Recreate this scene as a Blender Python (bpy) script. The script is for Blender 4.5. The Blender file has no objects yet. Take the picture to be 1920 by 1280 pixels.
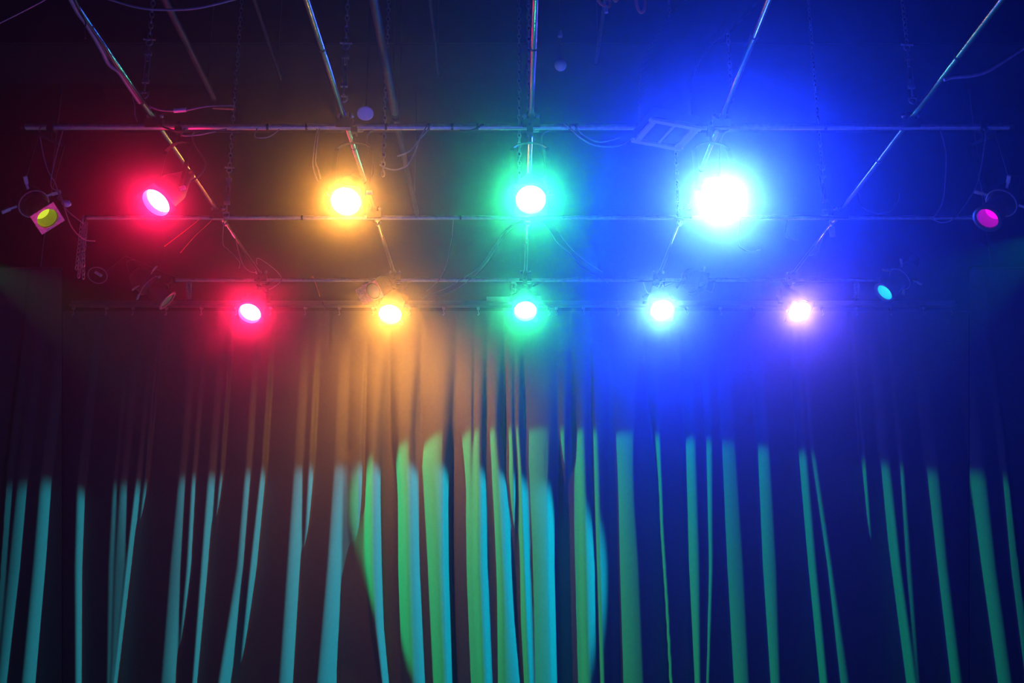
import bpy, math, random
from mathutils import Vector, Matrix, Quaternion
random.seed(7)
SC = bpy.context.scene
COL = SC.collection
# ------------------------------------------------------------------ camera
F_PX = 2050.0
PITCH = math.atan(560 / F_PX)
EYE = Vector((0, 0, 1.6))
FWD = Vector((0, math.cos(PITCH), math.sin(PITCH)))
UPV = Vector((0, -math.sin(PITCH), math.cos(PITCH)))
RGT = Vector((1, 0, 0))
cam = bpy.data.cameras.new('camera'); cam.sensor_width = 36; cam.lens = 36 * F_PX / 1920
cam.clip_start = .05; cam.clip_end = 100
camo = bpy.data.objects.new('camera', cam); COL.objects.link(camo)
camo.location = EYE; camo.rotation_euler = (math.pi / 2 + PITCH, 0, 0)
SC.camera = camo
# ------------------------------------------------------------------ world, exposure
w = bpy.data.worlds.new('world'); SC.world = w; w.use_nodes = True
w.node_tree.nodes['Background'].inputs[0].default_value = (.004, .002, .006, 1)
w.node_tree.nodes['Background'].inputs[1].default_value = 1
vs = SC.view_settings
vs.view_transform = 'Standard'; vs.look = 'None'; vs.exposure = 0; vs.gamma = 1; vs.use_curve_mapping = False
# ------------------------------------------------------------------ light levels
HAZE_DENSITY = .0075
HAZE_G = .980
HAZE_COLOUR = (1, 1, 1)
#            colour of the gel              watts front row, back row
GEL = {
 'red':    ((1, .006, .08),    54, 24),
 'amber':  ((1, .37, .04),   28, 24),
 'green':  ((.03, 1, .26),   36, 16),
 'blue':   ((.010, .036, 1),  1750, 360),
 'violet': ((.15, .085, 1),   0, 60),
}
LENS = {'red': 240, 'amber': 220, 'green': 200, 'blue': 1500, 'violet': 420}   # wide glow of each lens
PIPE_FILL = {'red': 16, 'amber': 16, 'green': 14, 'blue': 50}   # spots added behind the upper lenses, aimed up to brighten the pipes
CURTAIN_FILL = {'red': 28, 'amber': 340, 'green': 28, 'blue': 300, 'violet': 40}   # spots added under the lower row to light the curtain
GREEN_SPOT = ((.005, .92, .26), 6200)
CYAN_SPOT = ((.0, .76, .92), 10500)

# ------------------------------------------------------------------ picture -> place helpers (surveying)
def ray(px, py):
    return FWD + (px - 960) / F_PX * RGT + (640 - py) / F_PX * UPV
def at(px, py, Y):
    d = ray(px, py); return EYE + d * (Y / d.y)
def atz(px, py, Z):
    d = ray(px, py); return EYE + d * ((Z - EYE.z) / d.z)
def camdir(r, u, t):
    """direction given as right, up, towards the viewer"""
    return (r * RGT + u * UPV - t * FWD).normalized()
# ------------------------------------------------------------------ mesh builder
def frame_z(n, up=Vector((0, 0, 1))):
    z = n.normalized(); x = up.cross(z)
    if x.length < 1e-4: x = Vector((1, 0, 0))
    x.normalize(); y = z.cross(x)
    m = Matrix.Identity(3); m.col[0] = x; m.col[1] = y; m.col[2] = z
    return m
class MB:
    def __init__(s, M=None): s.v = []; s.f = []; s.M = M or Matrix.Identity(4); s.smooth = []
    def _add(s, vs, fs, sm=False):
        b = len(s.v); s.v += [s.M @ Vector(p) for p in vs]
        s.f += [[i + b for i in f] for f in fs]; s.smooth += [sm] * len(fs); return s
    def box(s, c, size, R=None):
        c = Vector(c); h = Vector(size) / 2; P = []
        for x in (-1, 1):
            for y in (-1, 1):
                for z in (-1, 1):
                    p = Vector((x * h.x, y * h.y, z * h.z)); P.append(c + (R @ p if R else p))
        return s._add(P, [(0, 1, 3, 2), (4, 6, 7, 5), (0, 4, 5, 1), (2, 3, 7, 6), (0, 2, 6, 4), (1, 5, 7, 3)])
    def bar(s, a, b, wx, wy, up=Vector((0, 0, 1))):
        a = Vector(a); b = Vector(b); d = b - a
        return s.box((a + b) / 2, (wx, wy, d.length), frame_z(d, up if abs(d.normalized().dot(up)) < .98 else Vector((0, 1, 0))))
    def tube(s, pts, r, n=8, cap=True, rr=None):
        pts = [Vector(p) for p in pts]; P = []; Fs = []
        t0 = (pts[1] - pts[0]).normalized(); R = frame_z(t0, Vector((0, 0, 1)) if abs(t0.z) < .95 else Vector((0, 1, 0)))
        x = R.col[0].copy()
        for i, p in enumerate(pts):
            a = pts[max(i - 1, 0)]; b = pts[min(i + 1, len(pts) - 1)]; t = (b - a)
            if t.length < 1e-9: t = t0
            t.normalize(); x = (x - t * x.dot(t)).normalized(); y = t.cross(x)
            rad = rr[i] if rr else r
            for k in range(n):
                q = 2 * math.pi * k / n; P.append(p + rad * (math.cos(q) * x + math.sin(q) * y))
        for i in range(len(pts) - 1):
            for k in range(n):
                j = (k + 1) % n; Fs.append((i * n + k, i * n + j, (i + 1) * n + j, (i + 1) * n + k))
        s._add(P, Fs, True)
        if cap:
            m = len(pts) - 1
            s._add(P[:n], [tuple(range(n))[::-1]]); s._add(P[m * n:], [tuple(range(n))])
        return s
    def lathe(s, prof, n=32, M=None):
        """profile of (radius, z) about local z"""
        P = []; Fs = []
        for r, z in prof:
            for k in range(n):
                q = 2 * math.pi * k / n; p = Vector((r * math.cos(q), r * math.sin(q), z)); P.append(M @ p if M else p)
        for i in range(len(prof) - 1):
            for k in range(n):
                j = (k + 1) % n; Fs.append((i * n + k, i * n + j, (i + 1) * n + j, (i + 1) * n + k))
        return s._add(P, Fs, True)
    def torus(s, c, R, r, n=24, m=6, Mx=None, a0=0, a1=2 * math.pi):
        pts = []
        for i in range(n + 1):
            q = a0 + (a1 - a0) * i / n; p = Vector((R * math.cos(q), R * math.sin(q), 0)); pts.append(Vector(c) + (Mx @ p if Mx else p))
        return s.tube(pts, r, m)
    def plate_hole(s, size, rh, z0, z1, n=32):
        """square plate with a round hole, axis local z"""
        h = size / 2; P = []; Fs = []
        for z in (z0, z1):
            for k in range(n):
                q = 2 * math.pi * k / n; c_, s_ = math.cos(q), math.sin(q); m = max(abs(c_), abs(s_))
                P.append((h * c_ / m, h * s_ / m, z)); P.append((rh * c_, rh * s_, z))
        o = 2 * n
        for k in range(n):
            j = (k + 1) % n; a, b, c, d = 2 * k, 2 * j, 2 * j + 1, 2 * k + 1
            Fs += [(a, d, c, b), (o + a, o + b, o + c, o + d), (a, b, o + b, o + a), (d, o + d, o + c, c)]
        return s._add(P, Fs)
    def build(s, name, mat, parent=None, origin=None):
        me = bpy.data.meshes.new(name)
        o0 = Vector(origin) if origin is not None else Vector((0, 0, 0))
        if parent is not None: o0 = parent.matrix_basis.translation.copy() if parent.parent is None else parent.parent.matrix_basis.translation.copy()
        me.from_pydata([tuple(v - o0) for v in s.v], [], s.f); me.update()
        me.polygons.foreach_set('use_smooth', s.smooth)
        me.materials.append(mat)
        o = bpy.data.objects.new(name, me); COL.objects.link(o)
        if parent is not None: o.parent = parent
        elif origin is not None: o.location = o0
        return o
def tag(o, label=None, cat=None, group=None, kind=None):
    if label: o['label'] = label
    if cat: o['category'] = cat
    if group: o['group'] = group
    if kind: o['kind'] = kind
    return o
def thing(name, loc, label, cat, group=None):
    o = bpy.data.objects.new(name, None); COL.objects.link(o); o.location = loc; o.empty_display_size = .1
    return tag(o, label, cat, group)
def spline(pts, k=6):
    pts = [Vector(p) for p in pts]; out = []
    for i in range(len(pts) - 1):
        p0 = pts[max(i - 1, 0)]; p1 = pts[i]; p2 = pts[i + 1]; p3 = pts[min(i + 2, len(pts) - 1)]
        for j in range(k):
            t = j / k
            out.append(.5 * ((2 * p1) + (p2 - p0) * t + (2 * p0 - 5 * p1 + 4 * p2 - p3) * t * t + (3 * p1 - p0 - 3 * p2 + p3) * t ** 3))
    out.append(pts[-1]); return out
# ------------------------------------------------------------------ materials
def mat(name, col, rough=.6, metal=0, var=.15, scale=12, bump=0, spec=.5, emit=None, es=0):
    m = bpy.data.materials.new(name); m.use_nodes = True; nt = m.node_tree; b = nt.nodes['Principled BSDF']
    b.inputs['Roughness'].default_value = rough; b.inputs['Metallic'].default_value = metal
    b.inputs['Specular IOR Level'].default_value = spec
    tc = nt.nodes.new('ShaderNodeTexCoord'); nz = nt.nodes.new('ShaderNodeTexNoise')
    nz.inputs['Scale'].default_value = scale; nz.inputs['Detail'].default_value = 4
    nt.links.new(tc.outputs['Object'], nz.inputs['Vector'])
    rp = nt.nodes.new('ShaderNodeValToRGB')
    rp.color_ramp.elements[0].position = .3; rp.color_ramp.elements[1].position = .7
    rp.color_ramp.elements[0].color = tuple(c * (1 - var) for c in col) + (1,)
    rp.color_ramp.elements[1].color = tuple(min(1, c * (1 + var)) for c in col) + (1,)
    nt.links.new(nz.outputs['Fac'], rp.inputs['Fac']); nt.links.new(rp.outputs['Color'], b.inputs['Base Color'])
    if bump:
        bp = nt.nodes.new('ShaderNodeBump'); bp.inputs['Strength'].default_value = bump; bp.inputs['Distance'].default_value = .01
        nt.links.new(nz.outputs['Fac'], bp.inputs['Height']); nt.links.new(bp.outputs['Normal'], b.inputs['Normal'])
    if emit:
        b.inputs['Emission Color'].default_value = tuple(emit) + (1,); b.inputs['Emission Strength'].default_value = es
    return m
M = {
 'chrome': mat('galvanised_pipe', (.66, .66, .68), .22, 1, .12, 30),
 'galv': mat('dull_galvanised_pipe', (.66, .65, .66), .4, .8, .12, 30),
 'dullpipe': mat('dull_painted_pipe', (.10, .09, .09), .5, .3, .2, 20),
 'black': mat('black_enamel', (.018, .018, .02), .45, 0, .2, 20),
 'clamp': mat('black_iron_clamp', (.012, .012, .013), .6, 0, .2, 40),
 'bolt': mat('zinc_bolt', (.6, .6, .62), .3, 1, .1, 40),
 'chain': mat('zinc_chain', (.5, .5, .54), .4, .8, .15, 60),
 'ceil': mat('black_ceiling_paint', (.016, .015, .018), .9, 0, .3, 3, .2),
 'beam': mat('dark_beam_paint', (.02, .02, .024), .8, 0, .3, 4, .2),
 'wall': mat('black_wall_paint', (.012, .011, .014), .9, 0, .3, 3, .2),
 'floor': mat('worn_pale_boards', (.20, .19, .19), .6, 0, .3, 2.2, .1),
 'deck': mat('black_stage_deck', (.012, .012, .013), .7, 0, .3, 2.2, .1),
 'curtain': mat('dark_grey_velvet', (.11, .11, .115), .95, 0, .06, 25, .04, .1),
 'cable': mat('black_rubber_cable', (.05, .045, .045), .4, 0, .2, 30),
 'greycable': mat('grey_rubber_cable', (.30, .28, .30), .45, 0, .15, 30),
 'orange': mat('orange_cord_jacket', (.75, .22, .10), .5, 0, .1, 30),
 'white': mat('white_enamel', (.78, .76, .78), .5, 0, .05, 12),
 'filter': mat('grey_filter_mesh', (.10, .10, .12), .8, 0, .2, 200, .3),
 'duct': mat('black_duct_skin', (.03, .03, .035), .5, 0, .2, 8, .1),
 'track': mat('aluminium_track', (.30, .30, .32), .4, .7, .1, 14),
 'gelframe': mat('scratched_metal_frame', (.45, .36, .38), .5, .3, .25, 40, .1),
 'dglass': mat('lens_glass', (.35, .34, .36), .08, 0, .1, 10, 0, 1),
 'handle': mat('pale_phenolic_handle', (.55, .5, .5), .5, 0, .15, 40),
 'tape': mat('pale_cloth_tape', (.7, .55, .5), .8, 0, .1, 30),
}
# ------------------------------------------------------------------ room shell
def struct(name, mb, m): return tag(mb.build(name, m), kind='structure')
struct('floor', MB().box((0, 3.15, -.05), (17, 11.3, .1)), M['floor'])
struct('stage_floor', MB().box((0, 11.65, -.05), (17, 5.7, .1)), M['deck'])
struct('ceiling', MB().box((0, 6, 8.65), (17, 17, .1)), M['ceil'])
struct('wall_back', MB().box((0, 14.35, 4.3), (17, .1, 8.6)), M['wall'])
struct('wall_left', MB().box((-8.45, 6, 4.3), (.1, 17, 8.6)), M['wall'])
struct('wall_right', MB().box((8.45, 6, 4.3), (.1, 17, 8.6)), M['wall'])
struct('wall_front', MB().box((0, -2.45, 4.3), (17, .1, 8.6)), M['wall'])
for i, (y, wd, z) in enumerate(((10.6, .8, 7.6), (7.2, .5, 7.6))):
    o = MB().box((0, y, z + .5), (16.8, wd, 1.0)).box((0, y, z + .03), (16.8, wd + .06, .05))
    struct('ceiling_beam', o, M['beam'])

# ------------------------------------------------------------------ curtains
def lerp_keys(keys, y, top):
    """strip edges at picture height y, straight folds run on up to the rail"""
    if y <= keys[0][0]:
        y0, a, b = keys[0]; k = (y + 6800) / (y0 + 6800)
        wtop = (b - a)
        return 960 + (a - 960) * k, 960 + (b - 960) * k
    for (y0, a0, b0), (y1, a1, b1) in zip(keys, keys[1:]):
        if y <= y1:
            t = (y - y0) / (y1 - y0); return a0 + (a1 - a0) * t, b0 + (b1 - b0) * t
    y0, a, b = keys[-1]
    if len(keys) > 1:
        y9, a9, b9 = keys[-2]; k = (y - y0) / (y0 - y9) if y0 > y9 else 0
        return a + (a - a9) * k, b + (b - b9) * k
    return a, b
# each fold: kind L (flank turned to stage right of the picture), R, or C (round fold), then (height, left edge, right edge)
FOLDS = [
 ('L', (890, 9, 26), (1115, -6, 8), (1280, -20, -6)),
 ('L', (875, 36, 56), (1062, 17, 40), (1280, -5, 15)),
 ('L', (894, 76, 98), (1062, 62, 87), (1280, 41, 69)),
 ('L', (905, 145, 161), (1062, 141, 155), (1280, 142, 154)),
 ('L', (901, 213, 219), (1062, 204, 213), (1280, 201, 207)),
 ('L', (901, 226, 239), (1062, 216, 234), (1280, 207, 214)),
 ('L', (912, 255, 262), (1062, 238, 246), (1280, 216, 219)),
 ('L', (897, 273, 278), (987, 263, 264.5)),
 ('L', (894, 336, 348), (1062, 320, 339), (1280, 303, 331)),
 ('L', (894, 361, 367), (1062, 351, 358), (1231, 336, 338)),
 ('L', (886, 391, 404), (1062, 378, 390), (1280, 362, 369)),
 ('L', (890, 414, 418), (984, 406, 407)),
 ('L', (875, 461, 471), (1062, 445, 456), (1280, 410, 433)),
 ('L', (870, 492, 500), (1062, 470, 482), (1250, 450, 455)),
 ('L', (875, 552, 568), (1062, 539, 564), (1280, 524, 551)),
 ('L', (875, 580, 589), (987, 573, 580), (1045, 569, 571)),
 ('L', (875, 627, 643), (1062, 614, 639), (1280, 595, 634)),
 ('R', (875, 652, 673), (987, 651, 671), (1055, 663, 665)),
 ('C', (838, 685, 709), (1062, 684, 714), (1175, 694, 716), (1280, 712, 722)),
 ('R', (830, 737, 751), (931, 746, 748)),
 ('C', (800, 752, 774), (875, 750, 780), (1062, 750, 787), (1280, 755, 798)),
 ('R', (875, 793, 825), (1062, 803, 827), (1280, 814, 836)),
 ('L', (856, 826, 844), (1062, 828, 846), (1280, 837, 852)),
 ('R', (800, 862, 883), (939, 877, 879)),
 ('C', (800, 889, 907), (912, 889, 910), (1062, 888, 913), (1280, 897, 921)),
 ('C', (800, 919, 934), (912, 922, 952), (1062, 929, 960), (1280, 932, 979)),
 ('C', (800, 958, 963), (1025, 964, 967), (1070, 966, 967)),
 ('C', (800, 968, 974), (875, 972, 981), (1062, 981, 984), (1280, 991, 994)),
 ('R', (800, 986, 1023), (1062, 994, 1026), (1280, 1000, 1032)),
 ('L', (856, 1024, 1044), (1062, 1027, 1042), (1280, 1033, 1047)),
 ('C', (900, 1054, 1061), (965, 1056, 1058)),
 ('C', (800, 1085, 1105), (912, 1086, 1109), (1062, 1087, 1117), (1280, 1092, 1121)),
 ('L', (920, 1121, 1142), (1062, 1125, 1144), (1280, 1132, 1144)),
 ('R', (800, 1154, 1179), (912, 1157, 1187), (1062, 1159, 1197), (1280, 1162, 1206)),
 ('R', (800, 1232, 1236), (987, 1238, 1241), (1130, 1248, 1249.5), (1280, 1256, 1257)),
 ('R', (800, 1282, 1303), (1062, 1289, 1311), (1280, 1301, 1312)),
 ('R', (800, 1322, 1335), (1062, 1329, 1335), (1280, 1325, 1327)),
 ('R', (800, 1350, 1376), (1062, 1360, 1393), (1280, 1371, 1404)),
 ('R', (800, 1416, 1440), (1062, 1427, 1455), (1280, 1442, 1462)),
 ('R', (838, 1494, 1511), (1062, 1513, 1530), (1280, 1534, 1551)),
 ('R', (838, 1519, 1526), (1062, 1551, 1558), (1280, 1574, 1591)),
 ('R', (856, 1614, 1620), (1010, 1630, 1632)),
 ('R', (856, 1648, 1667), (1062, 1671, 1688), (1280, 1698, 1718)),
 ('R', (856, 1686, 1692), (1062, 1699, 1708), (1280, 1720, 1723)),
 ('R', (875, 1734, 1759), (1062, 1755, 1776), (1280, 1780, 1803)),
 ('R', (894, 1819, 1849), (1062, 1839, 1867), (1280, 1867, 1897)),
 ('R', (894, 1877, 1894), (1062, 1892, 1914), (1280, 1920, 1941)),
]
def fold_profile(y, folds, whole=True):
    """strips [kind, left, right, weight] of the cloth at picture height y; folds that die out lose weight before their end"""
    st = []
    for fo in folds:
        keys = fo[1:]; yl = keys[-1][0]; wt = 1.0
        if yl < 1279:
            wt = 1 - smooth(yl - 190, yl + 40, y)
            if wt <= 0 or (not whole and y > yl - 190): continue
        a, b = lerp_keys(keys, min(y, yl) if yl < 1279 else y, 590)
        if yl < 1279 and y > yl: sh = (y - yl) * (a - 960) / 6500; a += sh; b += sh
        st.append([fo[0], a, b, wt, 0])
    st.sort(key=lambda s: s[1])
    k = 1 - (.16 + .84 * smooth(620, 960, y))      # towards the heading the open folds close to narrow creases
    for i in range(len(st) - 1):
        st[i][4] = st[i + 1][1] - st[i][2]
        if 600 < st[i][2] < 1230:
            g = st[i + 1][1] - st[i][2]
            if g > 3: st[i][2] += g * k * .5; st[i + 1][1] -= g * k * .5
    for i in range(len(st) - 1):
        if st[i][2] > st[i + 1][1] - 1.0:
            mid = (st[i][2] + st[i + 1][1]) / 2; st[i][2] = mid - .5; st[i + 1][1] = mid + .5
        if st[i][2] < st[i][1] + .6: st[i][2] = st[i][1] + .6
    return st
PXM = 13.3 / F_PX
def depth_at(x, st, kgap=.27, dmax=.20):
    """cloth depth in metres behind the fold crests at picture x"""
    n = len(st)
    lo, hi = 0, n
    while lo < hi:
        m = (lo + hi) // 2
        if st[m][1] <= x: lo = m + 1
        else: hi = m
    i = lo - 1
    def valley(j):      # gap between strip j and j+1
        if j < 0 or j >= n - 1: return .08
        c = 2 * (645 < st[j][2] < 1215) if st[j][0] != 'R' or st[j + 1][0] != 'R' else 0
        kg = max(kgap, 3.25 / (5.6 + abs(st[j][2] - 960) * PXM))   # deep enough to stay in its own shade
        return min(dmax + .03 * c, max(.006, (kg + .22 * c) * max(st[j][4], st[j + 1][1] - st[j][2]) * PXM))
    if i >= 0 and x <= st[i][2]:
        k, a, b, _w, _g = st[i]; t = (x - a) / max(b - a, 1e-6)
        if k == 'L': return valley(i) * t ** 1.9
        if k == 'R': return valley(i - 1) * (1 - t) ** 1.9
        dl, dr = valley(i - 1), valley(i)
        wd = (b - a) * PXM * .45
        q = 2 * t - 1
        return (min(dl, wd) if q < 0 else min(dr, wd)) * abs(q) ** 2
    if i < 0 or i >= n - 1:
        g = .08
        return g
    a, b = st[i][2], st[i + 1][1]; t = (x - a) / max(b - a, 1e-6)
    v = valley(i)
    def wid(j): return (st[j][2] - st[j][1]) * PXM * .45
    e0 = v if st[i][0] == 'L' else (min(v, wid(i)) if st[i][0] == 'C' else 0)
    e1 = v if st[i + 1][0] == 'R' else (min(v, wid(i + 1)) if st[i + 1][0] == 'C' else 0)
    base = e0 + (e1 - e0) * t
    belly = max(0, v - max(e0, e1)) if st[i][0] != 'L' or st[i + 1][0] != 'L' else 0
    if st[i][0] == 'R' and st[i + 1][0] == 'R': belly = 0
    return base + 1.0 * belly * math.sin(math.pi * t) ** .6
def smooth(a, b, x):
    t = min(1, max(0, (x - a) / (b - a))); return t * t * (3 - 2 * t)
def curtain(name, x0, x1, Y, ytop, step, folds):
    P = []; Fs = []; ys = []
    y = ytop
    while y < 1484: ys.append(y); y += 9 if y > 780 else 14
    ys.append(1484)
    nx = int((x1 - x0) / step) + 1
    for y in ys:
        st = fold_profile(y, folds)
        amp = .18 + .82 * smooth(ytop + 5, 790, y)
        raw = [depth_at(x0 + i * step, st) for i in range(nx)]
        dying = [(s[1], s[3]) for s in st if s[3] < 1]
        if dying:
            st2 = fold_profile(y, folds, False)
            for i in range(nx):
                x = x0 + i * step; dd, wt = min((abs(x - q), v) for q, v in dying)
                raw[i] = wt * raw[i] + (1 - wt) * depth_at(x, st2)
        for i in range(nx):
            x = x0 + i * step
            a = raw[max(0, i - 1)]; b = raw[min(nx - 1, i + 1)]
            d = (.25 * a + .5 * raw[i] + .25 * b)
            kx = 960 + (x - 960) * (1 if y > 1280 else 1)
            P.append(at(kx, y, Y + d * amp))
    for r in range(len(ys) - 1):
        for i in range(nx - 1):
            a = r * nx + i; Fs.append((a, a + 1, a + nx + 1, a + nx))
    mb = MB(); mb._add(P, [f[::-1] for f in Fs], True)
    return mb
cb = thing('stage_curtain', (0, 12.75, 0), 'wide dark pleated backdrop curtain hanging below the aluminium track', 'curtain')
curtain('cloth', 118, 1816, 12.75, 584, 2.0, FOLDS).build('cloth', M['curtain'], cb)
hm = MB()
hm.bar(at(122, 588, 12.83), at(1812, 588, 12.83), .01, .07); hm.build('heading_tape', M['curtain'], cb)
for nm, xa, xb, lab in (('left', -190, 116, 'dark side curtain leg at the left edge of the stage'), ('right', 1818, 2130, 'dark side curtain leg at the right edge of the stage')):
    c = at((xa + xb) / 2, 1000, 12.45); t = thing('side_curtain', (c.x, 12.45, 0), lab, 'curtain', None)
    curtain('cloth', xa, xb, 12.42, 505, 2.0, FOLDS).build('cloth', M['curtain'], t)
    MB().tube([at(xa, 503, 12.45), at(xb, 503, 12.45)], .02, 8).build('hanging_rail', M['dullpipe'], t)
    for px in (xa + 40, xb - 40):
        p = at(px, 503, 12.45); MB().tube([p, Vector((p.x, p.y, 8.6))], .008, 6).build('drop_wire', M['chain'], t)

# ------------------------------------------------------------------ curtain track
ZT = at(960, 569, 12.75).z
tr = thing('curtain_track', (0, 12.75, ZT), 'long flat aluminium curtain track under the rear pipe with small hooks', 'track')
xa, xb = at(135, 569, 12.75).x, at(1790, 569, 12.75).x
MB().box(((xa + xb) / 2, 12.75, ZT), (xb - xa, .07, .055)).box(((xa + xb) / 2, 12.72, ZT - .036), (xb - xa, .10, .02)).build('track_rail', M['track'], tr)
xc = at(940, 569, 12.75).x
MB().box((xc, 12.70, ZT + .03), (.36, .05, .07)).build('overlap_bracket', M['track'], tr)
hk = [140, 201, 251, 313, 379, 444, 508, 573, 637, 700, 768, 832, 897, 962, 1029, 1043, 1094, 1158, 1222, 1287, 1350, 1412, 1474, 1540, 1604, 1668, 1730, 1782]
hme = None
for px in hk:
    p = at(px, 577, 12.73)
    if hme is None:
        m = MB(); m.box((0, 0, -.012), (.035, .03, .025)); m.tube([(0, 0, -.02), (0, -.005, -.06), (.012, -.01, -.085), (0, -.012, -.105), (-.008, -.012, -.09)], .006, 6)
        o = m.build('curtain_hook', M['chain'], None); o.parent = tr; hme = o.data
    else:
        o = bpy.data.objects.new('curtain_hook', hme); COL.objects.link(o); o.parent = tr
    o.location = (p.x, p.y - 12.77, p.z - ZT)
# ------------------------------------------------------------------ pipe grid
Z_CROSS, Z_LONG = 5.6, 5.662
PX = [-2.89, -1.35, .155, 1.69, 3.22]
PY = [8.065, 10.03, 11.96]
def pipe(name, a, b, r, m, label, cat='pipe', group=None):
    c = (Vector(a) + Vector(b)) / 2
    t = thing(name, c, label, cat, group)
    MB().tube([a, b], r, 20).build('tube', m, t)
    d = (Vector(b) - Vector(a)).normalized()
    for e, s in ((a, -1), (b, 1)):
        MB().tube([Vector(e) - d * s * .03, Vector(e) + d * s * .004], r * 1.12, 16).build('end_cap', M['clamp'], t)
    return t
def clamp_block(t, x, y):
    m = MB(); z = (Z_CROSS + Z_LONG) / 2
    m.box((x, y, z - .008), (.14, .07, .075)); m.box((x, y, z + .05), (.07, .10, .05))
    o = m.build('pipe_clamp', M['clamp'], t)
    for s in (-1, 1):
        MB().lathe([(.0001, .02), (.011, .02), (.011, .05), (.018, .052), (.018, .066), (.011, .068), (.011, .078), (.0001, .078)], 8, Matrix.Translation((x + s * .052, y - .01, z))).build('clamp_bolt', M['bolt'], o)
cross = []
xr = [(atz(42, 238, 5.6).x, atz(1898, 238, 5.6).x), (-4.2, 4.6), (-3.9, 4.3)]
for (y, (a, b), lab) in zip(PY, xr, ('bright steel cross pipe in front, above the upper row of lamps', 'thin steel cross pipe behind the upper row of lamps', 'rear steel cross pipe just above the curtain track')):
    t = pipe('lighting_pipe', (a, y, Z_CROSS), (b, y, Z_CROSS), .0255 if y < 9 else .021, M['galv'], lab)
    cross.append(t)
    for x in PX: clamp_block(t, x, y)
for x, lab in zip(PX, ('steel pipe running to the curtain above the red lamps, wrapped in cables', 'steel pipe running to the curtain above the amber lamps', 'steel pipe running to the curtain above the green lamps', 'steel pipe running to the curtain above the blue lamps', 'steel pipe running to the curtain above the violet lamp')):
    pipe('lighting_pipe', (x, 4.2, Z_LONG), (x, 12.25, Z_LONG), .0255, M['chrome'], lab)
# dull battens higher up
for a, b, z, r, lab in (((300, -20), (402, 185), 6.35, .03, 'dull overhead batten between the red and amber pipes'),
                        ((697, -20), (741, 214), 6.2, .036, 'dull thick overhead batten between amber and green pipes, front length'),
                        ((742, 222), (782, 402), 6.2, .028, 'dull overhead batten behind the thicker one, ending near the rear pipe'),
                        ((804, -20), (823, 140), 7.0, .02, 'thin faint overhead batten right of the thick dull batten'),
                        ((470, -20), (528, 150), 7.0, .02, 'thin faint overhead batten left of the amber pipe'),
                        ((1137, -20), (1118, 120), 7.0, .018, 'thin faint overhead batten right of the green pipe')):
    A = atz(*a, z); B = atz(*b, z)
    t = pipe('overhead_batten', A, B, r, M['dullpipe'], lab, 'batten')
    for k in (.12, .85):
        p = A.lerp(B, k); MB().tube([p, Vector((p.x, p.y, 8.6))], .006, 5).build('hanger_rod', M['dullpipe'], t)

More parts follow.
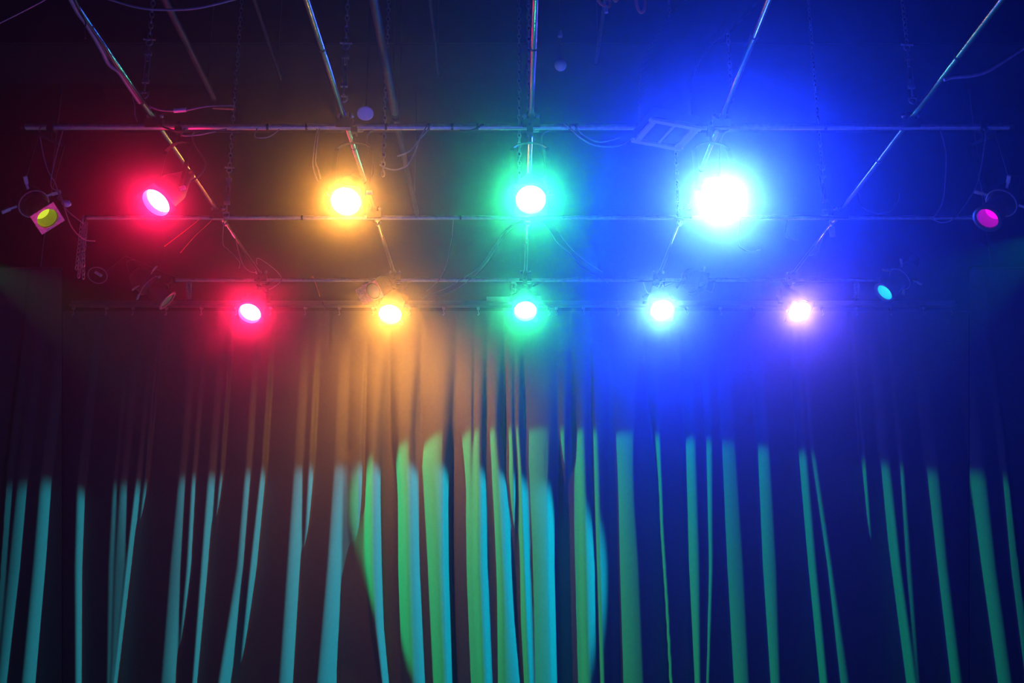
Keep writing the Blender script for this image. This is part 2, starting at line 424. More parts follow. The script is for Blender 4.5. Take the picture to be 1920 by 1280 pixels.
# ------------------------------------------------------------------ lamps
def lens_mat(col, name, es):
    m = bpy.data.materials.new(name); m.use_nodes = True; nt = m.node_tree; b = nt.nodes['Principled BSDF']
    b.inputs['Base Color'].default_value = tuple(col) + (1,); b.inputs['Roughness'].default_value = .2
    b.inputs['Emission Color'].default_value = tuple(.012 + .988 * c for c in col) + (1,); b.inputs['Emission Strength'].default_value = es
    return m
LM = {k: lens_mat(v[0], 'lit_lens_' + k, LENS[k]) for k, v in GEL.items()}
def par_can(col, center, n, pivot_y, watts, R, label, group, spin=0, fill_watts=0, up=False):
    n = n.normalized()
    t = thing('par_can', center, label, 'stage light', group)
    B = frame_z(n).to_4x4(); B.translation = center
    s = R / .115
    m = MB(B); m.lathe([(R * 1.06, .03), (R * 1.10, .03), (R * 1.10, -.02 * s), (R * 1.05, -.03 * s), (R * 1.05, -.20 * s), (R * .92, -.24 * s), (R * .52, -.36 * s), (R * .45, -.38 * s), (R * .42, -.44 * s), (.0001, -.45 * s)], 36)
    m.lathe([(R * 1.06, .03), (R * 1.02, .02), (R * 1.0, -.03)], 36)
    m.build('can', M['black'], t)
    S = B @ Matrix.Rotation(spin, 4, 'Z')
    f = MB(S).plate_hole(R * 2.3, R * 1.03, .034, .042); f.build('gel_frame', M['black'], t)
    l = MB(B).lathe([(.0001, .004), (R * .5, .002), (R * .9, -.004), (R * 1.0, -.012)], 36); l.build('lens', LM[col], t)
    tilt_piv = center - n * (.13 * s)
    x = frame_z(n).col[0]
    ztop = Z_CROSS - .14
    top = Vector((tilt_piv.x, pivot_y, ztop))
    w = R * 1.28
    ym = MB()
    pl, pr = tilt_piv - x * w, tilt_piv + x * w
    tl, tr_ = top - x * w, top + x * w
    arc = [pl, pl.lerp(tl, .6)]
    for i in range(9):
        q = math.pi * i / 8; arc.append(top + Vector((0, 0, -.07)) - x * w * math.cos(q) + Vector((0, 0, .07 * math.sin(q))))
    arc += [pr.lerp(tr_, .6), pr]
    for a, b in zip(arc, arc[1:]):
        ym.bar(a, b, .035, .006, Vector((0, 1, 0)) if abs((b - a).normalized().z) > .7 else Vector((0, 0, 1)))
    ym.build('yoke', M['black'], t)
    for sgn in (-1, 1): MB().tube([tilt_piv + x * sgn * (w - .01), tilt_piv + x * sgn * (w + .035)], .018, 10).build('tilt_knob', M['handle'], t)
    cm = MB(); cm.tube([top, top + Vector((0, 0, .07))], .012, 8)
    cm.box(top + Vector((0, 0, .10)), (.05, .09, .05)); cm.torus(Vector((top.x, pivot_y, Z_CROSS)), .036, .012, 14, 6, Matrix.Rotation(math.pi / 2, 3, 'Y') , 0, 1.5 * math.pi)
    c = cm.build('hook_clamp', M['clamp'], t)
    MB().tube([top + Vector((.02, 0, .10)), top + Vector((.07, -.01, .10))], .008, 6).build('wing_bolt', M['bolt'], c)
    rear = center - n * (.45 * s)
    pts = spline([rear, rear + Vector((0, .06, -.05)), rear + Vector((x * .12)) + Vector((0, .12, .1)), Vector((top.x + .1, pivot_y + .03, Z_CROSS - .06)), Vector((top.x + .3, pivot_y + .01, Z_CROSS + .03))], 6)
    MB().tube(pts, .008, 6).build('power_cable', M['cable'], t)
    gc = GEL[col][0]
    ld = bpy.data.lights.new('lamp_light', 'AREA'); ld.shape = 'DISK'; ld.size = R * 1.7; ld.spread = math.radians(112); ld.energy = watts; ld.color = gc
    lo = bpy.data.objects.new('lamp_light', ld); COL.objects.link(lo); lo.parent = t
    lo.location = n * .048; lo.rotation_euler = n.to_track_quat('-Z', 'Y').to_euler()
    if fill_watts:  # spot added to brighten the pipes (upper row) and the curtain (lower row)
        ld = bpy.data.lights.new('added_fill_spot', 'SPOT'); ld.energy = fill_watts; ld.color = gc; ld.spot_size = math.radians(140); ld.spot_blend = 1; ld.shadow_soft_size = .06
        lo = bpy.data.objects.new('added_fill_spot', ld); COL.objects.link(lo); lo.parent = t
        lo.location = Vector((0, .22, .22)) if up else Vector((0, .0, -.20)); lo.rotation_euler = (Vector((0, -.35, 1)) if up else Vector((0, 1, -.62))).to_track_quat('-Z', 'Y').to_euler()
    return t
def dn(deg, yaw=0):
    e = math.radians(deg); a = math.radians(yaw)
    return Vector((math.sin(a) * math.cos(e), -math.cos(a) * math.cos(e), -math.sin(e)))
for col, px, py, yaw, tilt, spin in (('red', 298, 375, -30, 50, .25), ('amber', 650, 374, -4, 46, 0), ('green', 995, 371, 0, 44, 0), ('blue', 1350, 372, 4, 40, 0)):
    p = at(px, py, 7.86)
    par_can(col, p, dn(tilt, yaw), 8.065, GEL[col][1], .112, f'glowing {col} par lamp in the upper row below the front cross pipe', 'upper row of coloured par lamps', spin, PIPE_FILL[col], True)
for col, px, py, yaw, tilt in (('red', 470, 584, -8, 48), ('amber', 732, 586, -4, 49), ('green', 985, 580, 0, 48), ('blue', 1240, 578, 3, 46), ('violet', 1497, 581, 14, 49)):
    p = at(px, py, 11.72)
    par_can(col, p, dn(tilt, yaw), 11.96, GEL[col][2], .122, f'glowing {col} par lamp in the lower row in front of the curtain', 'lower row of coloured par lamps', 0, CURTAIN_FILL[col])

def gel_mat(name, col, es):
    m = mat(name, col, .25, 0, .1, 30, 0, .6, col, es); m.cycles.emission_sampling = 'NONE'; return m
def ellipsoidal(center, n, R, label, gel_m, glow_m, frame_m, hang, spin=0, watts=None, lcol=None, half=19, round_frame=False, handle_m=None, group=None, aim=None):
    n = n.normalized(); t = thing('ellipsoidal_spotlight', center, label, 'stage light', group)
    B = frame_z(n).to_4x4(); B.translation = center; s = R / .095
    m = MB(B); m.lathe([(R * 1.0, .0), (R * 1.08, .0), (R * 1.08, -.22 * s), (R * 1.02, -.22 * s)], 32); m.lathe([(R * 1.0, .0), (R * .98, -.1 * s), (R * .9, -.2 * s)], 32)
    m.build('lens_tube', M['black'], t)
    m = MB(B); m.lathe([(R * 1.06, -.21 * s), (R * 1.32, -.24 * s), (R * 1.38, -.30 * s), (R * 1.36, -.36 * s), (R * 1.15, -.43 * s), (R * .8, -.47 * s), (.001, -.48 * s)], 32); m.build('reflector_housing', M['black'], t)
    m = MB(B @ Matrix.Translation((0, 0, -.47 * s)) @ Matrix.Rotation(.5, 4, 'X')); m.lathe([(.055 * s, .02), (.055 * s, -.12 * s), (.04 * s, -.15 * s), (.001, -.15 * s)], 20); m.build('lamp_cap', M['black'], t)
    S = B @ Matrix.Rotation(spin, 4, 'Z')
    if round_frame: MB(S).lathe([(R * 1.02, .02), (R * 1.35, .02), (R * 1.35, .01), (R * 1.02, .01), (R * 1.02, .02)], 36).build('gel_frame', frame_m, t)
    else: MB(S).plate_hole(R * 2.45, R * 1.0, .012, .022).build('gel_frame', frame_m, t)
    # coloured gel lies just inside the frame; lit lens deeper in the tube shows through as a crescent
    MB(B).lathe([(R * .98, .006), (R * .97, -.05 * s), (R * .9, -.11 * s), (R * .86, -.12 * s)], 36).build('gel', gel_m, t)
    MB(B).lathe([(R * .9, -.125 * s), (R * .6, -.105 * s), (.001, -.095 * s)], 32).build('lens', glow_m, t)
    for k in range(4):
        q = math.pi / 4 + k * math.pi / 2
        d = Vector((math.cos(q), math.sin(q), 0))
        h = MB(B).bar(d * R * 1.3 + Vector((0, 0, -.30 * s)), d * (R * 1.3 + .07) + Vector((0, 0, -.30 * s)), .02, .004)
        h.bar(d * (R * 1.3 + .06) + Vector((0, 0, -.30 * s)), d * (R * 1.3 + .13) + Vector((0, 0, -.29 * s)), .028, .014)
        h.build('shutter_handle', handle_m or M['handle'], t)
    m = MB(B); m.torus((0, 0, -.25 * s), R * 1.4, .006, 28, 6); m.build('shutter_ring', M['gelframe'], t)
    piv = center - n * .28 * s; x = frame_z(n).col[0]; w_ = R * 1.5
    top = Vector(hang)
    ym = MB(); pl, pr = piv - x * w_, piv + x * w_; tp = top + Vector((0, 0, -.11))
    tl, tr_ = tp - x * w_, tp + x * w_
    for a, b in ((pl, tl), (tl, tr_), (tr_, pr)): ym.bar(a, b, .035, .006, Vector((0, 1, 0)))
    ym.build('yoke', M['black'], t)
    cm = MB(); cm.tube([tp, tp + Vector((0, 0, .08))], .012, 8); cm.box(top, (.05, .08, .08)); cm.build('hook_clamp', M['clamp'], t)
    if watts:
        ld = bpy.data.lights.new('lamp_light', 'SPOT'); ld.energy = watts; ld.color = lcol; ld.spot_size = math.radians(2 * half); ld.spot_blend = .13; ld.shadow_soft_size = .03
        lo = bpy.data.objects.new('lamp_light', ld); COL.objects.link(lo); lo.parent = t
        a = (Vector(aim) - Vector(center)).normalized()
        lo.location = n * .06; lo.rotation_euler = a.to_track_quat('-Z', 'Y').to_euler()
    return t
black_gel = M['black']
p = at(87, 407, 7.9)
pinkframe = mat('pink_frame_with_red_light', (.80, .36, .46), .6, .0, .3, 40, .15)  # red lamp's light on the yellow spotlight's frame is mixed into this pink
ellipsoidal(p, camdir(.66, -.52, .50), .083, 'side spotlight with yellow gel in a square frame tinted pink as if red-lit under the left pipe end', gel_mat('yellow_gel', (.22, .25, .01), .28), gel_mat('yellow_lens', (.55, .66, .03), 1.1), pinkframe, (p.x - .12, 8.065, Z_CROSS), -.52)
p = at(312, 562, 11.3)
ellipsoidal(p, camdir(.76, -.64, .02), .092, 'dim spotlight seen from the side above the left end of the track', gel_mat('grey_green_gel', (.22, .28, .18), .10), gel_mat('grey_green_lens', (.3, .4, .25), .15), M['gelframe'], (p.x - .2, 11.96, Z_CROSS), .2, round_frame=True)
p = at(1660, 547, 11.3)
ellipsoidal(p, camdir(-.74, -.57, .34), .095, 'side spotlight with teal gel above the right end of the track', gel_mat('teal_gel', (.0, .46, .54), .7), gel_mat('teal_lens', (.30, .95, .75), 1.6), M['black'], (p.x + .2, 11.96, Z_CROSS), .1, round_frame=True)
p = at(1853, 408, 7.9)
ellipsoidal(p, camdir(-.66, -.55, .48), .085, 'side spotlight with magenta gel under the right pipe end', gel_mat('magenta_gel', (.42, .0, .38), .3), gel_mat('magenta_lens', (.85, .0, .65), 1.1), M['black'], (p.x + .12, 8.065, Z_CROSS), .1, round_frame=True)
# the two profile lamps that light the curtain, just beyond the picture's edges, hung on short side pipes
for sx, pos, aim, half, (lc, wt), lab, gm in (
    (-1, Vector((-5.602, 10.562, 5.40)), Vector((5.16, 12.7, -.303)), 18.1, GREEN_SPOT, 'green profile spotlight on the side pipe off stage left of frame', gel_mat('green_gel', (.02, .5, .08), .6)),
    (1, Vector((5.60, 10.26, 5.62)), Vector((-15.757, 12.7, -7.052)), 20.07, CYAN_SPOT, 'cyan profile spotlight on the side pipe off stage right of frame', gel_mat('cyan_gel', (.0, .45, .5), .6))):
    zp = pos.z + .55
    pipe('side_pipe', (sx * 5.75, 8.6, zp), (sx * 5.75, 11.2, zp), .0255, M['dullpipe'], f'short dull side pipe over the stage {"left" if sx < 0 else "right"} wing', 'pipe')
    n = (aim - pos).normalized()
    ellipsoidal(pos, n, .095, lab, gm, gm, M['black'], (sx * 5.75, pos.y, zp), 0, wt, lc, half, aim=aim)

# ------------------------------------------------------------------ unlit soft-edged lamps over the track
def fresnel(center, n, R, hang, label, spin, frame_m):
    n = n.normalized(); t = thing('fresnel_spotlight', center, label, 'stage light')
    B = frame_z(n).to_4x4(); B.translation = center
    m = MB(B); pr = [(R * 1.0, .0), (R * 1.15, .0), (R * 1.15, -.05)]
    z = -.05
    for k in range(5):
        pr += [(R * 1.28, z), (R * 1.28, z - .012), (R * 1.16, z - .014), (R * 1.16, z - .034)]; z -= .036
    pr += [(R * 1.1, z - .02), (R * .8, z - .06), (.001, z - .065)]
    m.lathe(pr, 32); m.build('lamp_housing', M['black'], t)
    MB(B).lathe([(R * .99, -.005)] + [(R * .98 * math.cos(q), R * .62 * math.sin(q)) for q in (.15, .4, .7, 1.0, 1.3)] + [(.0005, R * .62)], 32).build('glass_lens', M['dglass'], t)
    S = B @ Matrix.Rotation(spin, 4, 'Z')
    MB(S).plate_hole(R * 2.5, R * 1.12, .0, .008).build('gel_frame', frame_m, t)
    d = MB(S); d.bar((-R * 1.25, -R * 1.2, .01), (-R * 1.25, R * 1.2, .01), .004, .004)
    d.box((-R * 1.3, 0, .07), (.003, R * 2.3, .14)); d.build('barn_door', frame_m, t)
    piv = center - n * .12; x = frame_z(n).col[0]; w_ = R * 1.45; top = Vector(hang); tp = top + Vector((0, 0, -.11))
    ym = MB()
    for a, b in ((piv - x * w_, tp - x * w_), (tp - x * w_, tp + x * w_), (tp + x * w_, piv + x * w_)): ym.bar(a, b, .03, .005, Vector((0, 1, 0)))
    ym.build('yoke', M['black'], t)
    cm = MB(); cm.tube([tp, tp + Vector((0, 0, .08))], .012, 8); cm.box(top, (.05, .08, .08)); cm.build('hook_clamp', M['clamp'], t)
    return t
p = at(700, 545, 11.62)
fresnel(p, camdir(-.45, -.35, .82), .085, (p.x + .12, 11.96, Z_CROSS), 'unlit spotlight with glass lens beside the lower amber lamp', .15, pinkframe)
p = at(1313, 525, 11.62)
fresnel(p, camdir(.42, -.22, .87), .08, (p.x - .12, 11.96, Z_CROSS), 'unlit ribbed spotlight with round glass lens beside the lower blue lamp', .0, M['black'])

# ------------------------------------------------------------------ air duct with its grille
d0 = Vector((1.186, 7.694, 5.35)); ang = math.atan2(.150, .384)
t = thing('air_duct', d0, 'black flexible air duct with white square two-pane grille beside the upper blue lamp', 'duct')
Rz = Matrix.Rotation(ang, 4, 'Z'); B = Matrix.Translation(d0) @ Rz @ Matrix(((1, .1, 0, 0), (0, 1, 0, 0), (0, 0, 1, 0), (0, 0, 0, 1)))
h = .2
g = MB(B)
for c, sz in (((0, -h + .02, 0), (.44, .045, .02)), ((0, h - .02, 0), (.44, .045, .02)), ((-h + .02, 0, 0), (.045, .40, .018)), ((h - .02, 0, 0), (.06, .40, .018))): g.box(c, sz)
g.build('grille_frame', M['white'], t)
MB(B).box((0, 0, .0), (.018, .36, .014)).build('centre_bar', M['white'], t)
for sx in (-1, 1): MB(B).box((sx * .095, 0, .02), (.17, .36, .008)).build('grille_pane', M['filter'], t)
pl = MB(B); pl.box((0, 0, .06), (.40, .40, .07)); pl.build('plenum_box', M['duct'], t)
path = spline([d0 + Vector(v) for v in ((0, 0, .09), (0, .01, .3), (.05, .03, .6), (.25, .06, .95), (.6, .1, 1.3), (.95, .15, 1.9), (1.1, .2, 2.6), (1.1, .2, 3.25))], 14)
MB().tube(path, .2, 24, True, [.195 + .012 * (i % 2) for i in range(len(path))]).build('flexible_hose', M['duct'], t)
sm = MB()
for k in range(3): sm.tube(spline([B @ Vector((.17 + .03 * k, -.15 + .03 * k, .03)), B @ Vector((.19, -.05, .09 + .02 * k)), B @ Vector((.16 - .05 * k, .1, .07))], 4), .005, 5)
sm.build('tie_wire', M['greycable'], t)

# ------------------------------------------------------------------ small hanging things
p = at(685, 213, 7.5); n = camdir(.08, -.70, .70); B = frame_z(n).to_4x4(); B.translation = p
t = thing('round_disc', p, 'small pale round disc hanging between the front cross pipe and amber pipe', 'disc')
MB(B).lathe([(.0001, .006), (.055, .005), (.062, .0), (.060, -.012), (.03, -.03), (.0001, -.03)], 36).build('disc', M['white'], t)
MB().tube([p - n * .028, p - n * .03 + Vector((0, .02, .05)), Vector((p.x, p.y + .03, 8.6))], .006, 6).build('stem', M['clamp'], t)
p = at(1051, 122, 7.5)
t = thing('hanging_ball', p, 'small pale ball hanging on a cord right of the green pipe', 'ball')
MB(Matrix.Translation(p)).lathe([(.046 * math.sin(math.pi * i / 14) + .0001, -.046 * math.cos(math.pi * i / 14)) for i in range(15)], 24).build('ball', M['white'], t)
p2 = at(1051, 65, 7.5)
c = MB().tube([p + Vector((0, 0, .044)), Vector((p.x, p.y, 8.6))], .004, 6).build('cord', M['cable'], t)
MB(Matrix.Translation(Vector((p.x, p.y, p2.z)))).lathe([(.0001, -.03), (.018, -.02), (.02, .0), (.012, .03), (.0001, .032)], 14).build('cord_stop', M['handle'], c)

# ------------------------------------------------------------------ suspension chains
def chain_links(mb, a, b, pitch, r, wr):
    a = Vector(a); b = Vector(b); d = b - a; n_ = max(2, int(d.length / pitch)); Rm = frame_z(d, Vector((0, 1, 0)))
    for i in range(n_):
        c = a + d * ((i + .5) / n_); tw = Matrix.Rotation((i % 2) * math.pi / 2 + .4, 3, 'Z'); pts = []
        for k in range(9):
            q = 2 * math.pi * k / 8; pts.append(c + Rm @ (tw @ Vector((r * math.cos(q), 0, pitch * .72 * math.sin(q)))))
        mb.tube(pts, wr, 4, False)
def chain(px, py, Y, label, turn=True):
    p = at(px, py, Y); t = thing('suspension_chain', p, label, 'chain', 'chains holding up the pipe grid')
    z0 = p.z
    if turn:
        s = MB(); s.torus(p + Vector((0, 0, .01)), .03, .007, 14, 6, Matrix.Rotation(math.pi / 2, 3, 'X')); s.tube([p + Vector((-.035, 0, .03)), p + Vector((.035, 0, .03))], .007, 6)
        s.build('shackle', M['chain'], t)
        b0, b1 = p + Vector((0, 0, .05)), p + Vector((0, 0, .46))
        m = MB()
        for sx in (-1, 1): m.tube([b0 + Vector((sx * .018, 0, .08)), b1 + Vector((sx * .018, 0, -.08))], .007, 6)
        m.box(b0 + Vector((0, 0, .08)), (.055, .03, .03)); m.box(b1 + Vector((0, 0, -.08)), (.055, .03, .03))
        m.tube([b0, b0 + Vector((0, 0, .15))], .009, 6); m.tube([b1, b1 - Vector((0, 0, .15))], .009, 6)
        m.torus(b1 + Vector((0, 0, .02)), .026, .007, 12, 5, Matrix.Rotation(math.pi / 2, 3, 'X'))
        m.tube([b1 + Vector((-.05, 0, .05)), b1 + Vector((.05, 0, .045))], .009, 6)
        m.build('turnbuckle', M['chain'], t); z0 = b1.z + .05
    mb = MB(); chain_links(mb, (p.x, p.y, z0), (p.x, p.y, 8.6), .05, .016, .0055)
    tag(mb.build('chain_links', M['chain'], t), kind='stuff')
for px, py, Y, lab, tb in ((270, 180, 7.92, 'zinc chain with turnbuckle above the front pipe by the red pipe', True), (644, 187, 7.92, 'zinc chain with turnbuckle above the front pipe by the amber pipe', True),
                           (992, 205, 7.92, 'zinc chain close beside the green pipe above the front pipe', False), (1372, 190, 7.92, 'zinc chain above the front pipe by the blue pipe', False),
                           (1712, 190, 7.92, 'zinc chain above the front pipe by the violet pipe', True), (424, 404, 9.98, 'zinc chain with turnbuckle above the middle pipe by the red pipe', True),
                           (718, 330, 9.98, 'zinc chain reaching the middle pipe near the amber pipe', False), (974, 400, 9.98, 'zinc chain reaching the middle pipe near the green pipe', False),
                           (1272, 400, 9.98, 'zinc chain reaching the middle pipe near the blue pipe', False), (1548, 400, 9.98, 'zinc chain reaching the middle pipe near the violet pipe', True)):
    chain(px, py, Y, lab, tb)
p = at(158, 412, 10.03)
t = thing('chain_bundle', p, 'gathered bundle of loose chain hanging from the left end of the middle pipe', 'chain')
MB().torus(p, .04, .008, 16, 6, Matrix.Rotation(math.pi / 2, 3, 'Y')).build('hook_ring', M['chain'], t)
for x0, x1, y1 in ((160, 147, 520), (157, 152, 500), (153, 143, 505), (162, 158, 470), (158, 156, 522)):
    mb = MB(); chain_links(mb, at(x0, 418, 10.03), at(x1, y1, 10.03 + random.uniform(-.04, .04)), .04, .015, .006); tag(mb.build('chain_links', M['chain'], t), kind='stuff')

# track hangers, couplings and ties on the pipes
for px in (355, 963, 1605):
    a = at(px, 525, 11.96); b = at(px + 1, 562, 12.72)
    m = MB(); m.box(a + Vector((0, 0, -.03)), (.055, .02, .03)); chain_links(m, a + Vector((-.02, .0, -.04)), b + Vector((-.02, 0, .01)), .045, .016, .006); chain_links(m, a + Vector((.02, .0, -.04)), b + Vector((.01, 0, .01)), .045, .016, .006)
    o = m.build('track_hanger', M['chain'], tr)
longs = [o for o in bpy.data.objects if o.name.startswith('lighting_pipe') and o.parent is None and abs(o.location.y - 8.225) < .1]
for i, o in enumerate(longs):
    x = PX[i]
    for ya, yb, rr in ((10.16, 10.22, .034), (10.30, 10.34, .032)): MB().tube([(x, ya, Z_LONG - .004), (x, yb, Z_LONG - .004)], rr, 16).build('coupling_sleeve', M['bolt'], o)
    for y in (random.uniform(5.6, 6.2), random.uniform(6.6, 7.4), random.uniform(8.5, 9.3)):
        MB().tube([(x, y, Z_LONG), (x, y + .018, Z_LONG)], .0295, 14).build('tie_wrap', M['cable'], o)
p = Vector((3.22, 10.42, Z_LONG - .03))
MB().box(p + Vector((.03, 0, -.03)), (.06, .02, .11)).build('tape_flag', M['tape'], longs[4])
for px in (573, 722, 802, 846, 893, 1066, 1078, 1545, 500):
    x = atz(px, 238, 5.6).x
    MB().tube([(x, 8.065, 5.6), (x + .018, 8.066, 5.6)], .0295, 14).build('tie_wrap', M['cable'], cross[0])
for px in (565, 862):
    x = atz(px, 408, 5.6).x
    MB().tube([(x, 10.03, 5.6), (x + .018, 10.03, 5.6)], .026, 14).build('tie_wrap', M['cable'], cross[1])

# ------------------------------------------------------------------ cables
def cable(pts, Y, r, m, label, name='cable', group=None, snap=True):
    P = []
    for q in pts:
        P.append(at(q[0], q[1], q[2] if len(q) > 2 else Y))
    if snap:
        best = min([Vector((x, min(12.2, max(4.3, P[0].y)), Z_LONG)) for x in PX] + [Vector((min(4, max(-3.8, P[0].x)), y, Z_CROSS)) for y in PY] + [Vector((P[0].x, 12.75, ZT))], key=lambda v: (v - P[0]).length)
        P.insert(0, best)
    c = P[0]
    return tag(MB().tube(spline(P, 7), r, 6).build(name, M[m], None, c), label, 'cable', group)
p = at(124, 381, 8.0)
t = thing('cable_plug', p, 'pale oval plug on the thin wire beside the yellow spotlight', 'plug')
MB(Matrix.Translation(p) @ frame_z(Vector((.8, -.3, -.35))).to_4x4()).lathe([(.0001, -.045), (.018, -.038), (.028, -.01), (.028, .015), (.016, .04), (.0001, .044)], 16).build('plug_body', M['white'], t)
MB().tube([p + Vector((-.04, 0, .02)), p + Vector((-.08, .01, .05)), at(110, 368, 8.0)], .005, 6).build('plug_cord', M['greycable'], t)
p = at(183, 516, 11.9)
t = thing('cable_coil', p, 'dark ring of cable with a pale plug left of the dim spotlight', 'cable')
MB().torus(p, .105, .007, 26, 6, frame_z(camdir(.1, -.5, .8))).build('coil_ring', M['greycable'], t)
MB().tube([at(179, 510, 11.88), at(190, 517, 11.88)], .018, 10).build('plug', M['white'], t)
MB().tube([at(200, 508, 11.9), at(235, 480, 11.95), Vector((-3.8, 11.96, 5.6))], .007, 6).build('lead', M['cable'], t)
cable([(-10, 48), (42, 22), (95, -6)], 6.0, .004, 'greycable', 'thin faint wire crossing the top left corner', snap=False)
cable([(185, -8), (250, 12), (300, 18), (370, 15), (450, -4)], 6.4, .008, 'greycable', 'grey cable sagging across the top edge left of centre', snap=False)
YL = lambda py: (Z_LONG - EYE.z) * atz(960, py, Z_LONG).y / (Z_LONG - EYE.z)
def along(pts): return [(x, y, atz(x, y, Z_LONG).y - .05) for x, y in pts]
cable(along([(131, -4), (147, 25), (160, 42), (178, 72), (192, 97), (204, 120), (222, 134), (240, 160), (262, 192)]), 0, .016, 'greycable', 'thick grey cable bulging beneath the red pipe near the top edge', 'thick_cable')
cable(along([(138, -4), (156, 32), (178, 62), (198, 90), (216, 122), (236, 148), (268, 194)]), 0, .011, 'cable', 'black cable taped along the red pipe beside the thick grey one')
cable([(160, 40, 6.4), (158, 55, 6.4), (160, 72, 6.4)], 6.4, .005, 'cable', 'short loose cable tail hanging from the red pipe near the top')
cable([(250, 180), (253, 200), (253, 215), (257, 227)], 7.9, .004, 'greycable', 'thin wire dropping from the red pipe to the front pipe')
t = thing('extension_lead', at(337, 207, 7.9), 'grey extension lead with pale plug sagging right of the red pipe', 'cable')
MB().tube(spline([at(*q, 7.9) for q in ((280, 199), (300, 206), (326, 208), (352, 206), (390, 199), (438, 198))], 7), .008, 8).build('lead', M['greycable'], t)
MB().tube([at(326, 207.5, 7.9), at(349, 205.5, 7.9)], .018, 10).build('plug', M['white'], t)
MB().tube([at(399, 202.5, 7.9), at(439, 204.5, 7.9)], .009, 8).build('red_tail', M['orange'], t)
cable([(298, 234), (312, 240), (335, 246), (380, 245), (448, 248)], 8.0, .008, 'cable', 'black cable draped under the front pipe right of the red pipe')
cable([(342, 253), (368, 253), (395, 248), (425, 242)], 8.0, .007, 'greycable', 'grey cable tail below the front pipe right of the red pipe')
cable([(478, 256), (498, 258), (512, 252), (524, 242)], 8.0, .005, 'greycable', 'thin looped wire below the front pipe above the red and amber lamps')
cable([(808, 233), (800, 246), (786, 262), (768, 283), (745, 293)], 8.0, .007, 'greycable', 'upper of two grey cables looping from the front pipe right of amber')
cable([(800, 237), (788, 258), (778, 285), (765, 308), (745, 318), (725, 316), (712, 309)], 8.0, .007, 'greycable', 'lower of two grey cables looping from the front pipe right of amber')
cable([(905, 233), (893, 241), (880, 245), (862, 245)], 8.03, .009, 'cable', 'black cable wound around the front pipe left of the green pipe')
cable([(1058, 232), (1072, 243), (1090, 259), (1112, 271), (1140, 275), (1165, 271), (1186, 258)], 8.0, .007, 'greycable', 'lower grey cable sagging between green pipe and air duct')
cable([(1075, 234), (1090, 250), (1110, 262), (1128, 266), (1150, 261), (1165, 257)], 8.0, .006, 'greycable', 'upper grey cable sagging between green pipe and air duct')
cable([(74, 243), (80, 285), (90, 320), (104, 345), (112, 370), (124, 392), (138, 405), (156, 419)], 8.0, .005, 'greycable', 'thin wire hanging past the yellow spotlight to the chain bundle')
cable([(95, 340), (112, 362), (124, 400), (134, 425), (146, 440), (160, 450), (178, 452)], 7.95, .005, 'greycable', 'thin curved wire dangling below the yellow spotlight')
cable([(1770, 150), (1786, 145), (1820, 142), (1850, 134), (1885, 113), (1930, 83)], 6.7, .012, 'greycable', 'thick grey cable looping from the violet pipe to the right edge', snap=False)
cable([(1848, 250), (1840, 310), (1830, 350), (1805, 390), (1785, 412), (1764, 417), (1748, 411)], 8.0, .005, 'greycable', 'longer thin wire dangling left of the magenta spotlight')
cable([(1773, 285), (1772, 340), (1766, 382), (1750, 408)], 8.0, .004, 'greycable', 'shorter thin wire dangling left of the magenta spotlight')
cable([(1607, 362), (1613, 382), (1628, 395), (1646, 400), (1668, 396), (1682, 378), (1685, 362)], 9.9, .008, 'cable', 'black cable loop below the violet pipe behind the front pipe')
cable([(420, 412), (418, 455), (428, 468), (440, 480), (449, 492), (448, 503)], 10.0, .005, 'greycable', 'thin wire drooping from the middle pipe at the red pipe')
cable([(440, 440), (447, 470), (455, 495), (467, 508), (482, 511)], 10.6, .005, 'greycable', 'thin curved wire drooping along the red pipe toward the lower red lamp')
cable([(369, 415), (345, 434), (308, 462)], 9.9, .004, 'orange', 'upper thin safety wire slanting below the upper red lamp')
cable([(392, 418), (366, 442), (338, 474)], 9.9, .004, 'orange', 'lower thin safety wire slanting below the upper red lamp')
cable([(482, 484), (505, 497), (522, 512), (528, 524), (518, 535), (504, 543)], 11.8, .005, 'greycable', 'thin curled wire right of the lower red lamp')
cable([(586, 518), (592, 532), (600, 556)], 12.0, .006, 'orange', 'short reddish wire end above the track between red and amber lamps')
cable([(604, 566), (609, 577), (606, 588), (600, 592)], 12.6, .005, 'cable', 'small black wire loop on the track left of the lower amber lamp')
cable([(708, 556), (707, 570), (698, 581)], 11.75, .005, 'greycable', 'thin wire curl below the unlit glass lens left of amber')
cable([(984, 409, 10.1), (966, 418, 10.6), (948, 432), (926, 462), (904, 495), (872, 520), (832, 542), (788, 558)], 11.4, .005, 'greycable', 'upper of two thin cables sweeping from green pipe toward amber lamp', snap=False)
cable([(984, 413, 10.15), (965, 424, 10.7), (945, 442), (928, 470), (910, 496), (884, 522), (846, 546), (800, 562)], 11.5, .005, 'greycable', 'lower of two thin cables sweeping from green pipe toward amber lamp', snap=False)
cable([(850, 409, 10.03), (848, 440, 10.9), (843, 470), (836, 500), (822, 526), (800, 546)], 11.7, .004, 'greycable', 'thin wire from the middle pipe crossing the rear pipe between amber and green', snap=False)
cable([(992, 409, 10.1), (1012, 415, 10.6), (1030, 432), (1045, 455), (1068, 475), (1090, 500), (1103, 509), (1140, 530)], 11.4, .005, 'greycable', 'lower of two thin cables sweeping right from the green pipe', snap=False)
cable([(992, 407, 10.1), (1022, 414, 10.6), (1045, 434), (1062, 456), (1082, 477), (1105, 495), (1130, 510)], 11.4, .004, 'greycable', 'upper of two thin cables sweeping right from the green pipe', snap=False)
cable([(1385, 456), (1395, 468), (1410, 472), (1426, 469)], 10.2, .007, 'greycable', 'short curled cable end below the upper blue lamp')
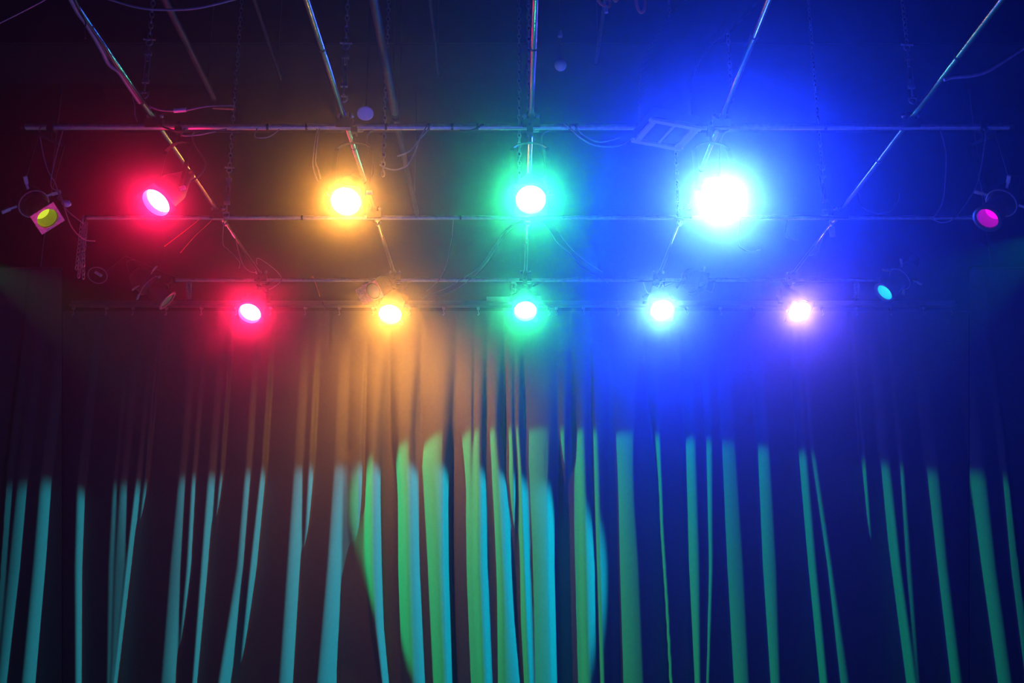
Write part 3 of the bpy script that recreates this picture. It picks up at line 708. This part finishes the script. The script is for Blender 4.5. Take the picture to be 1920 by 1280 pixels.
cable([(1205, 527), (1212, 545), (1218, 550), (1232, 541), (1243, 522)], 11.8, .006, 'greycable', 'small v-shaped cable loop above the lower blue lamp')
cable([(1322, 500), (1308, 540), (1290, 548), (1300, 552), (1322, 545), (1336, 547), (1342, 522)], 11.75, .006, 'greycable', 'tangled cable loop under the unlit ribbed spotlight')
cable([(587, 298), (589, 320), (596, 340)], 7.95, .006, 'greycable', 'one of two bright cable strands left of the upper amber lamp')
cable([(592, 298), (597, 318), (601, 335)], 7.97, .006, 'greycable', 'second strand of the cable pair left of the upper amber lamp')
cable([(1472, 441), (1485, 449), (1496, 450)], 10.2, .005, 'greycable', 'tiny curled wire below the middle pipe left of the violet pipe')
cable([(1545, 440), (1538, 458), (1530, 475), (1518, 480)], 10.5, .006, 'greycable', 'small hooked cable under the violet pipe behind the middle pipe')
t = thing('orange_cord', at(1140, -10, 6.6), 'orange extension cord hanging in loops at the top edge', 'cable')
MB().tube(spline([at(*q, 6.6) for q in ((1118, -30), (1122, 0), (1132, 10), (1141, 13), (1143, 2), (1132, -12), (1146, -16), (1152, 0), (1158, -2), (1166, -30))], 7), .012, 8).build('cord_loop', M['orange'], t)
MB().tube(spline([at(*q, 6.6) for q in ((1190, -25), (1194, 8), (1200, 22), (1207, 20), (1210, 6), (1208, -25))], 7), .012, 8).build('cord_loop', M['orange'], t)
MB().tube([at(1136, 12, 6.6), at(1137, 24, 6.6)], .013, 8).build('cord_plug', M['handle'], t)
# ------------------------------------------------------------------ haze
hz = MB().box((0, 5.95, 4.3), (16.7, 16.6, 8.5))
mh = bpy.data.materials.new('theatrical_haze'); mh.use_nodes = True; nt = mh.node_tree
nt.nodes.remove(nt.nodes['Principled BSDF']); vsn = nt.nodes.new('ShaderNodeVolumeScatter')
vsn.inputs['Color'].default_value = HAZE_COLOUR + (1,); vsn.inputs['Density'].default_value = HAZE_DENSITY; vsn.inputs['Anisotropy'].default_value = HAZE_G
nt.links.new(vsn.outputs[0], nt.nodes['Material Output'].inputs['Volume'])
o = tag(hz.build('haze', mh), 'thin stage haze filling the room and glowing around the lamps', 'haze', kind='stuff')
